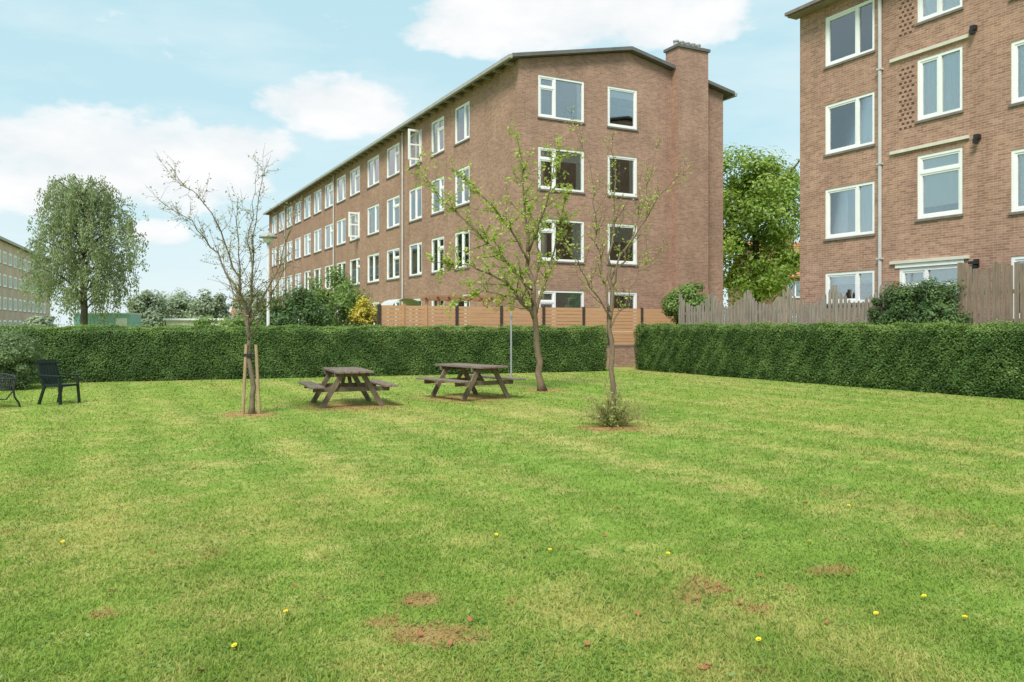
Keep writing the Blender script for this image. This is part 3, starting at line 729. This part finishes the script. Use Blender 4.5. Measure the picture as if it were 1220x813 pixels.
# lawn trees
def lawn_tree(name, label, base, limbs, mat_b, mat_l, n1, n2, l1, l2, leafn, ls, upb=.25, seed=1, droop=0):
    R = random.Random(seed)
    t_ = thing(name, label, 'tree', base)
    tk = MB(); lp = []
    for pts, r0, r1, lev in limbs:
        pts = [p-base for p in pts]; k = len(pts)
        dp = []
        for i in range(k-1):
            for s in range(4):
                f = s/4; p = pts[i].lerp(pts[i+1], f)
                if (i or s): p = p+Vector((R.gauss(0, .022), R.gauss(0, .022), R.gauss(0, .014)))
                dp.append(p)
        dp.append(pts[-1]); m = len(dp)
        rad = [r0+(r1-r0)*(i/(m-1))**.8 for i in range(m)]
        if lev == 0: rad[0] *= 1.5
        tk.tube(dp, rad, 9 if lev == 0 else 6)
        if lev == 0: continue
        tot = sum((dp[i+1]-dp[i]).length for i in range(m-1))
        for j in range(int(n1*max(1, tot/1.5))):
            f = R.uniform(.12, 1); i = min(m-2, int(f*(m-1))); p = dp[i].lerp(dp[i+1], R.random()); tg = (dp[i+1]-dp[i]).normalized()
            rv = Vector((R.gauss(0, 1), R.gauss(0, 1), R.gauss(0, 1))).normalized()
            dr_ = (tg*.75+rv*.8+Vector((0, 0, upb))).normalized(); Lb = l1*R.uniform(.4, 1.1)*(1.15-.5*f)
            q1 = p+dr_*Lb*.5+Vector((R.gauss(0, .03), R.gauss(0, .03), R.gauss(0, .03))); dr2 = (dr_+Vector((R.gauss(0, .3), R.gauss(0, .3), upb*.6-droop))).normalized()
            q2 = q1+dr2*Lb*.5
            rb_ = max(.0035, rad[i]*.4); tk.tube([p, q1, q2], [rb_, rb_*.75, .002], 4)
            for c in range(n2):
                g_ = R.uniform(.25, 1); s = p.lerp(q1, g_*2) if g_ < .5 else q1.lerp(q2, g_*2-1)
                rv = Vector((R.gauss(0, 1), R.gauss(0, 1), R.gauss(0, 1))).normalized()
                e_ = s+(dr_*.6+rv*.8+Vector((0, 0, upb))).normalized()*l2*R.uniform(.4, 1.1)
                tk.tube([s, s.lerp(e_, .5)+Vector((0, 0, R.gauss(0, .015))), e_], [.0032, .0025, .0013], 3)
                for c2 in range(leafn):
                    if R.random() < .8: lp.append(s.lerp(e_, R.uniform(.2, 1.05))+Vector((R.gauss(0, .025), R.gauss(0, .025), R.gauss(0, .025))))
            for c2 in range(leafn*2): lp.append(p.lerp(q1, R.random())+Vector((R.gauss(0, .03), R.gauss(0, .03), R.gauss(0, .03))))
    tk.build('trunk', mat_b, t_, True)
    lp = np.array([tuple(p) for p in lp])
    nn = rng.normal(size=lp.shape)*.6+np.array([0, -.6, .8])
    leaves('crown', lp, nn, rng.uniform(ls*.6, ls*1.2, len(lp)), mat_l, t_, .55)
    return t_
def PL(d, *pp): return [P(a, b, d, c) for a, b, c in pp]
d = EYE*F/(493-HOR); B1 = gnd(300, d)
lawn_tree('young_tree', 'nearly bare young tree with a spreading greyish crown, staked on the left of the lawn', B1, [
    (PL(d, (300,494,0),(299,450,0),(297,410,.02),(297,380,0)), .052, .038, 0),
    (PL(d, (297,405,0),(284,352,.15),(254,302,.3),(220,262,.3),(182,236,.2)), .028, .003, 1),
    (PL(d, (297,392,0),(288,332,-.2),(274,278,-.5),(252,240,-.6),(224,220,-.8)), .025, .003, 1),
    (PL(d, (297,385,0),(295,335,.2),(289,270,.5),(292,206,.6)), .025, .003, 1),
    (PL(d, (297,382,0),(306,335,-.2),(311,270,-.4),(328,204,-.6)), .025, .003, 1),
    (PL(d, (298,388,0),(318,345,.1),(334,290,.4),(350,226,.6)), .024, .003, 1),
    (PL(d, (298,400,0),(324,364,-.3),(344,332,-.6),(360,304,-.9)), .018, .003, 1),
    (PL(d, (297,400,0),(276,362,.4),(252,328,.9),(234,296,1.3)), .018, .003, 1),
    (PL(d, (297,395,0),(300,350,-.5),(303,295,-1.0),(312,250,-1.3)), .020, .003, 1)],
    M_bark, L_t1, 11, 3, .60, .28, 3, .024, .22, 3)
d = EYE*F/(466-HOR); B2 = gnd(646, d)
lawn_tree('young_tree', 'leafy bright green lawn tree leaning left beside the grey post', B2, [
    (PL(d, (646,467,0),(641,420,0),(638,380,0),(632,335,.1),(629,300,.1)), .095, .05, 0),
    (PL(d, (629,302,.1),(627,262,.1),(622,215,0),(616,162,0)), .048, .006, 1),
    (PL(d, (637,382,0),(605,338,-.3),(562,319,-.6),(508,313,-.8)), .05, .006, 1),
    (PL(d, (633,345,0),(592,300,.3),(556,262,.6),(520,228,.8),(496,196,.9)), .045, .005, 1),
    (PL(d, (630,312,0),(603,268,-.4),(575,238,-.8),(545,212,-1.0)), .035, .005, 1),
    (PL(d, (638,375,0),(655,322,.3),(667,272,.5),(678,222,.6)), .045, .005, 1),
    (PL(d, (630,300,0),(648,256,-.5),(655,222,-.8),(664,185,-1)), .035, .005, 1),
    (PL(d, (634,350,0),(645,300,.8),(640,262,1.2),(632,240,1.4)), .035, .005, 1),
    (PL(d, (636,365,0),(620,330,-.8),(600,312,-1.3),(588,290,-1.6)), .03, .005, 1),
    (PL(d, (638,370,0),(610,352,.6),(575,345,1.0),(540,358,1.2)), .03, .005, 1)],
    M_bark2, L_t2, 10, 3, .80, .38, 7, .048, .1, 5, .12)
d = EYE*F/(508-HOR); B3 = gnd(730, d)
lawn_tree('young_tree', 'slender sparsely leafed young tree with shoots at its base, right of the lawn centre', B3, [
    (PL(d, (730,509,0),(729,440,0),(728,372,.02),(727,318,0)), .05, .03, 0),
    (PL(d, (728,372,0),(716,330,.1),(713,270,.2),(708,208,.3),(688,136,.4)), .022, .003, 1),
    (PL(d, (727,345,0),(745,300,-.2),(771,250,-.4),(806,208,-.5)), .020, .003, 1),
    (PL(d, (727,318,0),(732,265,.1),(737,215,.2),(728,158,.3)), .022, .003, 1),
    (PL(d, (728,380,0),(702,342,-.3),(680,305,-.6),(648,262,-.8)), .016, .003, 1),
    (PL(d, (728,390,0),(752,350,.4),(770,320,.6),(800,290,.8)), .014, .003, 1),
    (PL(d, (727,335,0),(760,275,.4),(778,225,.7),(790,172,.8)), .018, .003, 1)],
    M_bark2, L_t2, 9, 3, .50, .24, 3, .026, .4, 8)
bs = thing('base_shoots', 'tangled clump of leafy shoots around the foot of the slender tree', 'shrub', B3)
sm = MB(); lp = []
for k in range(110):
    a = random.random()*6.28; r = random.uniform(.08, .74); hgt = random.uniform(.12, .74)*(1.2-r)
    e_ = Vector((math.cos(a)*r, math.sin(a)*r, hgt)); s = Vector((math.cos(a)*.06, math.sin(a)*.06, 0))
    m_ = s.lerp(e_, .5)+Vector((0, 0, .08)); sm.tube([s, m_, e_], [.005, .004, .0015], 4)
    for c in range(18):
        f = random.random(); lp.append(tuple((s.lerp(m_, f*2) if f < .5 else m_.lerp(e_, 2*f-1))+Vector((random.gauss(0, .035), random.gauss(0, .035), random.gauss(0, .02)))))
lp = np.array(lp); lp[:, 2] = np.maximum(lp[:, 2], .02)
sm.build('shoots', M_stake, bs, True)
leaves('foliage', lp, rng.normal(size=lp.shape)+[0, -.4, .6], rng.uniform(.015, .032, len(lp)), L_shoot, bs, .5)
for dx_, dy_, lab in ((-.15, -.05, 'wooden stake left of the left lawn tree trunk'), (.15, -.03, 'wooden stake right of the left lawn tree trunk')):
    s = thing('wooden_stake', lab, 'stake', B1+Vector((dx_, dy_, 0)))
    MB().tube([(0, 0, -.05), (-dx_*.42, 0, 1.28)], [.032, .030], 8).build('pole', M_stake, s)
    MB().bx((-dx_*.36-.04, -.036, 1.06), (-dx_, .03, 1.11)).build('tie', M_black, s)

# ------------------------------------------------------------------ picnic tables
def picnic(label, loc, rz, scale=1.0):
    t_ = thing('picnic_table', label, 'picnic table', loc, rz, 'picnic tables on the lawn')
    t_.scale = (scale,)*3
    b = MB()
    for k in range(5):
        xx = -.36+.15*k; b.bx((xx, -.92+random.uniform(-.01, .01), .705), (xx+.138, .92, .75), 0)
    b.build('tabletop', M_tblwood, t_, bevel=.006)
    for s in (-1, 1):
        sb = MB()
        for k in range(2): sb.bx((s*(.60+.145*k), -.92, .415), (s*(.60+.145*k+.135), .92, .455))
        sb.build('bench_seat', M_tblwood, t_, bevel=.006)
    for y in (-.62, .62):
        for s in (-1, 1):
            MB().bar((s*.20, y, .70), (s*.62, y, .0), .10, .05, (0, 1, 0)).build('leg', M_tblleg, t_)
        MB().bx((-.78, y+.03, .32), (.78, y+.075, .413)).build('crossbeam', M_tblleg, t_)
        MB().bx((-.36, y+.03, .62), (.36, y+.075, .703)).build('tabletop_batten', M_tblleg, t_)
        sg = -1 if y > 0 else 1
        MB().bar((0, y+sg*.09, .37), (0, y+sg*.45, .69), .045, .07, (1, 0, 0)).build('brace', M_tblleg, t_)
    return t_
picnic('weathered wooden picnic table just right of the left lawn tree', gnd(413, 16.9), math.radians(22), .98)
picnic('weathered wooden picnic table beside the thin grey post', gnd(560, 18.5), math.radians(38), 1.0)

# ------------------------------------------------------------------ chair and bench at left
ch_ = thing('garden_chair', 'dark green slatted plastic garden chair on the lawn at left', 'chair', gnd(72, 17.1), math.radians(74))
ch_.scale = (.92, .92, .92)
MB().bx((-.24, -.27, .40), (.24, .24, .45)).build('seat', M_greenpl, ch_, bevel=.015)
bk = MB(); tl = Matrix.Translation((0, .24, .42)) @ Matrix.Rotation(-.30, 4, 'X')
for k in range(5): bk.bx((-.22+.092*k, -.012, .05), (-.22+.092*k+.08, .012, .52), 0, tl)
bk.bx((-.26, -.025, .0), (-.222, .025, .56), 0, tl).bx((.235, -.025, .0), (.27, .025, .56), 0, tl).bx((-.26, -.028, .51), (.27, .028, .60), 0, tl).bx((-.22, -.022, .0), (.23, .022, .06), 0, tl)
bk.build('backrest', M_greenpl, ch_)
for sx_ in (-1, 1):
    MB().bar((sx_*.25, -.22, .62), (sx_*.27, -.27, 0), .06, .045).build('leg', M_greenpl, ch_)
    MB().bar((sx_*.24, .2, .42), (sx_*.27, .33, 0), .06, .045).build('leg', M_greenpl, ch_)
    MB().bar((sx_*.265, -.28, .635), (sx_*.265, .33, .655), .06, .035).build('armrest', M_greenpl, ch_, bevel=.008)
bn = thing('garden_bench', 'black wrought metal bench with curled arms at the left edge', 'bench', gnd(-16, 16.4), math.radians(-35))
bn.scale = (1, 1, .85)
sb = MB()
for k in range(5): sb.bx((-.6, -.22+.09*k, .42), (.6, -.22+.09*k+.06, .44))
sb.build('seat', M_black, bn)
bb = MB()
for k in range(13): bb.tube([(-.56+.093*k, .24, .44), (-.56+.093*k, .30, .74)], .010, 6)
bb.tube([(-.6, .30, .70), (-.3, .31, .75), (0, .31, .77), (.3, .31, .75), (.6, .30, .70)], .016, 8)
bb.build('backrest', M_black, bn)
for sx_ in (-.6, .6):
    MB().tube([(sx_, -.26, 0), (sx_, -.30, .06), (sx_, -.24, .2), (sx_, -.2, .42)], .020, 8).build('leg', M_black, bn)
    MB().tube([(sx_, .36, 0), (sx_, .34, .1), (sx_, .26, .25), (sx_, .24, .44), (sx_, .30, .74)], .020, 8).build('leg', M_black, bn)
    cur = [(sx_, .28, .66), (sx_, .1, .68), (sx_, -.1, .67)]+[(sx_, -.16-.07*math.sin(a), .61+.06*math.cos(a)) for a in (0, .8, 1.6, 2.4, 3.2, 4.0, 4.8)]
    MB().tube(cur, .017, 7).build('armrest', M_black, bn)
    MB().tube([(sx_, -.22, .40), (sx_, -.05, .22), (sx_, .1, .2), (sx_, .24, .40)], .015, 7).tube([(sx_, -.2, .42), (sx_, -.2, .67)], .015, 7).build('side_scroll', M_black, bn)

# ------------------------------------------------------------------ lamp, post, garden items
sl_ = thing('street_lamp', 'grey street lamp with round hooded head behind the hedge on the left', 'street lamp', gnd(319.5, 26.5))
Hl = ht(290, 26.5)
MB().lathe([(.09, 0), (.09, .9), (.055, .95), (.045, Hl), (0, Hl)], n=12).build('pole', M_pipe, sl_, True)
MB().lathe([(.06, 0), (.15, .06), (.16, .2), (.0, .22)], (0, 0, Hl), 16).build('diffuser', M_white, sl_, True)
MB().lathe([(.17, .19), (.29, .17), (.27, .23), (.14, .33), (.0, .36)], (0, 0, Hl), 18).build('lamp_hood', M_fascia, sl_, True)
po = thing('metal_post', 'thin grey metal post standing on the lawn left of the leafy tree', 'post', gnd(609, 24.5))
MB().lathe([(.05, 0), (.05, .03), (.026, .04), (.024, 2.05), (0, 2.07)], n=12).build('pole', M_postg, po, True)
MB().lathe([(.034, 1.85), (.037, 1.9), (.034, 1.95)], n=12).build('collar', M_postg, po, True)

pg = thing('pergola', 'small brown wooden pergola showing above the board fence', 'pergola', CL(-1.9, .6, .0), ROT)
for xx in (-1.2, 1.3):
    for yy in (0, 1.2): MB().bx((xx-.05, yy-.05, 0), (xx+.05, yy+.05, 2.63)).build('post', M_pergola, pg)
for yy in (0, 1.2): MB().bx((-1.45, yy-.035, 2.633), (1.6, yy+.035, 2.74)).build('beam', M_pergola, pg)
for k in range(7): MB().bx((-1.3+.45*k, -.35, 2.743), (-1.25+.45*k, 1.5, 2.82)).build('rafter', M_pergola, pg)
aw = thing('garden_canopy', 'pale arched garden canopy above the left part of the board fence', 'canopy', CL(-3.9, 1.8), ROT)
cn = MB(); n = 10
for k in range(n):
    a, b = math.pi*k/n, math.pi*(k+1)/n
    cn.add([(-.6*math.cos(a), 0, 2.35+.36*math.sin(a)), (-.6*math.cos(b), 0, 2.35+.36*math.sin(b)), (-.6*math.cos(b), 1.6, 2.35+.36*math.sin(b)), (-.6*math.cos(a), 1.6, 2.35+.36*math.sin(a))], [(0,1,2,3)])
cn.build('canvas', M_curt2, aw, True)
for xx in (-.59, .59):
    for yy in (.02, 1.58): MB().tube([(xx, yy, 0), (xx, yy, 2.36)], .02, 6).build('leg', M_postg, aw)

ct = thing('container', 'hazy teal site container seen low under the weeping birch', 'container', gnd(122, 63), .1)
b = MB(); b.bx((-2.1, 0, .15), (2.1, 2.3, 2.6))
for k in range(16): b.bx((-2.0+.25*k, -.03, .25), (-1.88+.25*k, -.002, 2.5))
b.build('body', M_teal, ct)
MB().bx((-2.14, -.05, 2.603), (2.14, 2.35, 2.7)).build('roof_edge', M_white, ct)
MB().bx((1.0, -.06, .3), (1.85, -.035, 2.3)).build('door', M_white, ct)
sh = thing('garden_shed', 'low pale flat roofed shed beyond the hedge left of the lamp', 'shed', gnd(232, 66), .1)
b = MB(); facade(b, TG, -2.2, 2.2, 0, 2.15, [(-1.6, -.4, .9, 1.7)]); b.add([(-2.2,0,0),(-2.2,3,0),(-2.2,3,2.15),(-2.2,0,2.15)], [(0,1,2,3)]); b.add([(2.2,0,0),(2.2,3,0),(2.2,3,2.15),(2.2,0,2.15)], [(0,1,2,3)]); b.add([(-2.2,3,0),(2.2,3,0),(2.2,3,2.15),(-2.2,3,2.15)], [(0,1,2,3)])
b.build('wall', M_cream, sh); window(sh, TG, -1.6, -.4, .9, 1.7, (.5,), rich=False)
MB().bx((-2.4, -.2, 2.153), (2.4, 3.2, 2.3)).build('roof', M_white, sh)
MB().bx((.6, -.03, .05), (1.5, -.003, 2.0)).build('door', M_pipe, sh)

# ------------------------------------------------------------------ world
SUN_EL = math.radians(50); sh_ = Vector((-.28, -.96)).normalized()
wd = bpy.data.worlds.new('World'); SC.world = wd; wd.use_nodes = True
nt = wd.node_tree; nt.nodes.clear()
STR = .15
sky = nd(nt, 'ShaderNodeTexSky', sky_type='NISHITA', sun_disc=False, sun_elevation=SUN_EL, sun_rotation=math.atan2(sh_.x, sh_.y))
sky.air_density = 1.0; sky.dust_density = 1.5; sky.ozone_density = 1.0
tc = nd(nt, 'ShaderNodeTexCoord'); vec = tc.outputs['Generated']
sp = nd(nt, 'ShaderNodeSeparateXYZ', {0: vec})
az = mth(nt, 'ARCTAN2', sp.outputs[0], sp.outputs[1]); el = mth(nt, 'ARCSINE', sp.outputs[2])
CLD = [(660,15,250,48,1.0),(560,35,120,30,.9),(800,30,110,32,.9),(395,125,110,34,1.0),(440,138,60,22,.9),(150,190,230,58,1.0),(60,175,140,40,.9),(285,178,70,40,.9),(30,225,150,30,.8),(185,278,40,16,.7),(1130,170,120,40,.3),(1500,100,300,80,1),(-350,120,320,80,1)]
cur = None
for (px, py, rx, ry, k) in CLD:
    u = (px-610)/F; v = (HOR-py)/F; a0 = math.atan(u); e0 = math.atan(v*math.cos(a0)); ra_ = rx/F*math.cos(a0)**2; re_ = ry/F*math.cos(a0)
    dx_ = mth(nt, 'DIVIDE', mth(nt, 'SUBTRACT', az, a0), ra_); dy_ = mth(nt, 'DIVIDE', mth(nt, 'SUBTRACT', el, e0), re_)
    q_ = mth(nt, 'SQRT', mth(nt, 'ADD', mth(nt, 'MULTIPLY', dx_, dx_), mth(nt, 'MULTIPLY', dy_, dy_)))
    vv = mth(nt, 'MULTIPLY', mth(nt, 'MAXIMUM', mth(nt, 'SUBTRACT', 1.0, q_), -1.0), k)
    cur = vv if cur is None else mth(nt, 'MAXIMUM', cur, vv)
mpv = nd(nt, 'ShaderNodeMapping', {'Vector': vec, 'Scale': (1, 1, 2.0)}).outputs[0]
cn1 = nd(nt, 'ShaderNodeTexNoise', {'Vector': mpv, 'Scale': 9.0, 'Detail': 9.0, 'Roughness': .58}).outputs[0]
cn2 = nd(nt, 'ShaderNodeTexNoise', {'Vector': nd(nt, 'ShaderNodeMapping', {'Vector': vec, 'Scale': (1, 1, 4.0)}).outputs[0], 'Scale': 3.0, 'Detail': 7.0, 'Roughness': .6}).outputs[0]
dens = mth(nt, 'ADD', cur, mth(nt, 'MULTIPLY', mth(nt, 'SUBTRACT', cn1, .5), 1.9))
cl = ramp(nt, dens, [(.02, 0), (.22, .75), (.5, 1)])
cir = mth(nt, 'MULTIPLY', ramp(nt, cn2, [(.42, 0), (.72, 1)]), .55)
hz = ramp(nt, sp.outputs[2], [(.0, .72), (.22, .22), (.5, .1)])
base_c = mixc(nt, .82, sky.outputs[0], (3.4, 5.6, 6.15))
base_c = mixc(nt, hz, base_c, (5.7, 6.35, 6.5))
base_c = mixc(nt, cir, base_c, (5.9, 6.45, 6.6))
ccol = mixc(nt, ramp(nt, cn1, [(.35, 0), (.65, 1)]), (5.85, 6.1, 6.25), (6.8, 6.8, 6.8))
fin = mixc(nt, cl, base_c, ccol)
bg = nd(nt, 'ShaderNodeBackground', {'Color': fin, 'Strength': STR})
ow = nd(nt, 'ShaderNodeOutputWorld', {0: bg.outputs[0]})

sd = bpy.data.lights.new('sun', 'SUN'); sd.energy = 4.3; sd.angle = math.radians(20); sd.color = (1, .965, .90)
so = bpy.data.objects.new('sun', sd); COL.objects.link(so)
ts = Vector((sh_.x*math.cos(SUN_EL), sh_.y*math.cos(SUN_EL), math.sin(SUN_EL)))
so.rotation_euler = ts.to_track_quat('Z', 'Y').to_euler(); so.location = ts*60

# ------------------------------------------------------------------ camera
cd = bpy.data.cameras.new('camera'); cd.sensor_width = 36; cd.lens = F/1220*36; cd.sensor_fit = 'HORIZONTAL'
cd.shift_y = -(406.5-HOR)/1220; cd.clip_end = 2000
co = bpy.data.objects.new('camera', cd); COL.objects.link(co); co.location = (0, 0, EYE); co.rotation_euler = (math.pi/2, 0, 0)
SC.camera = co
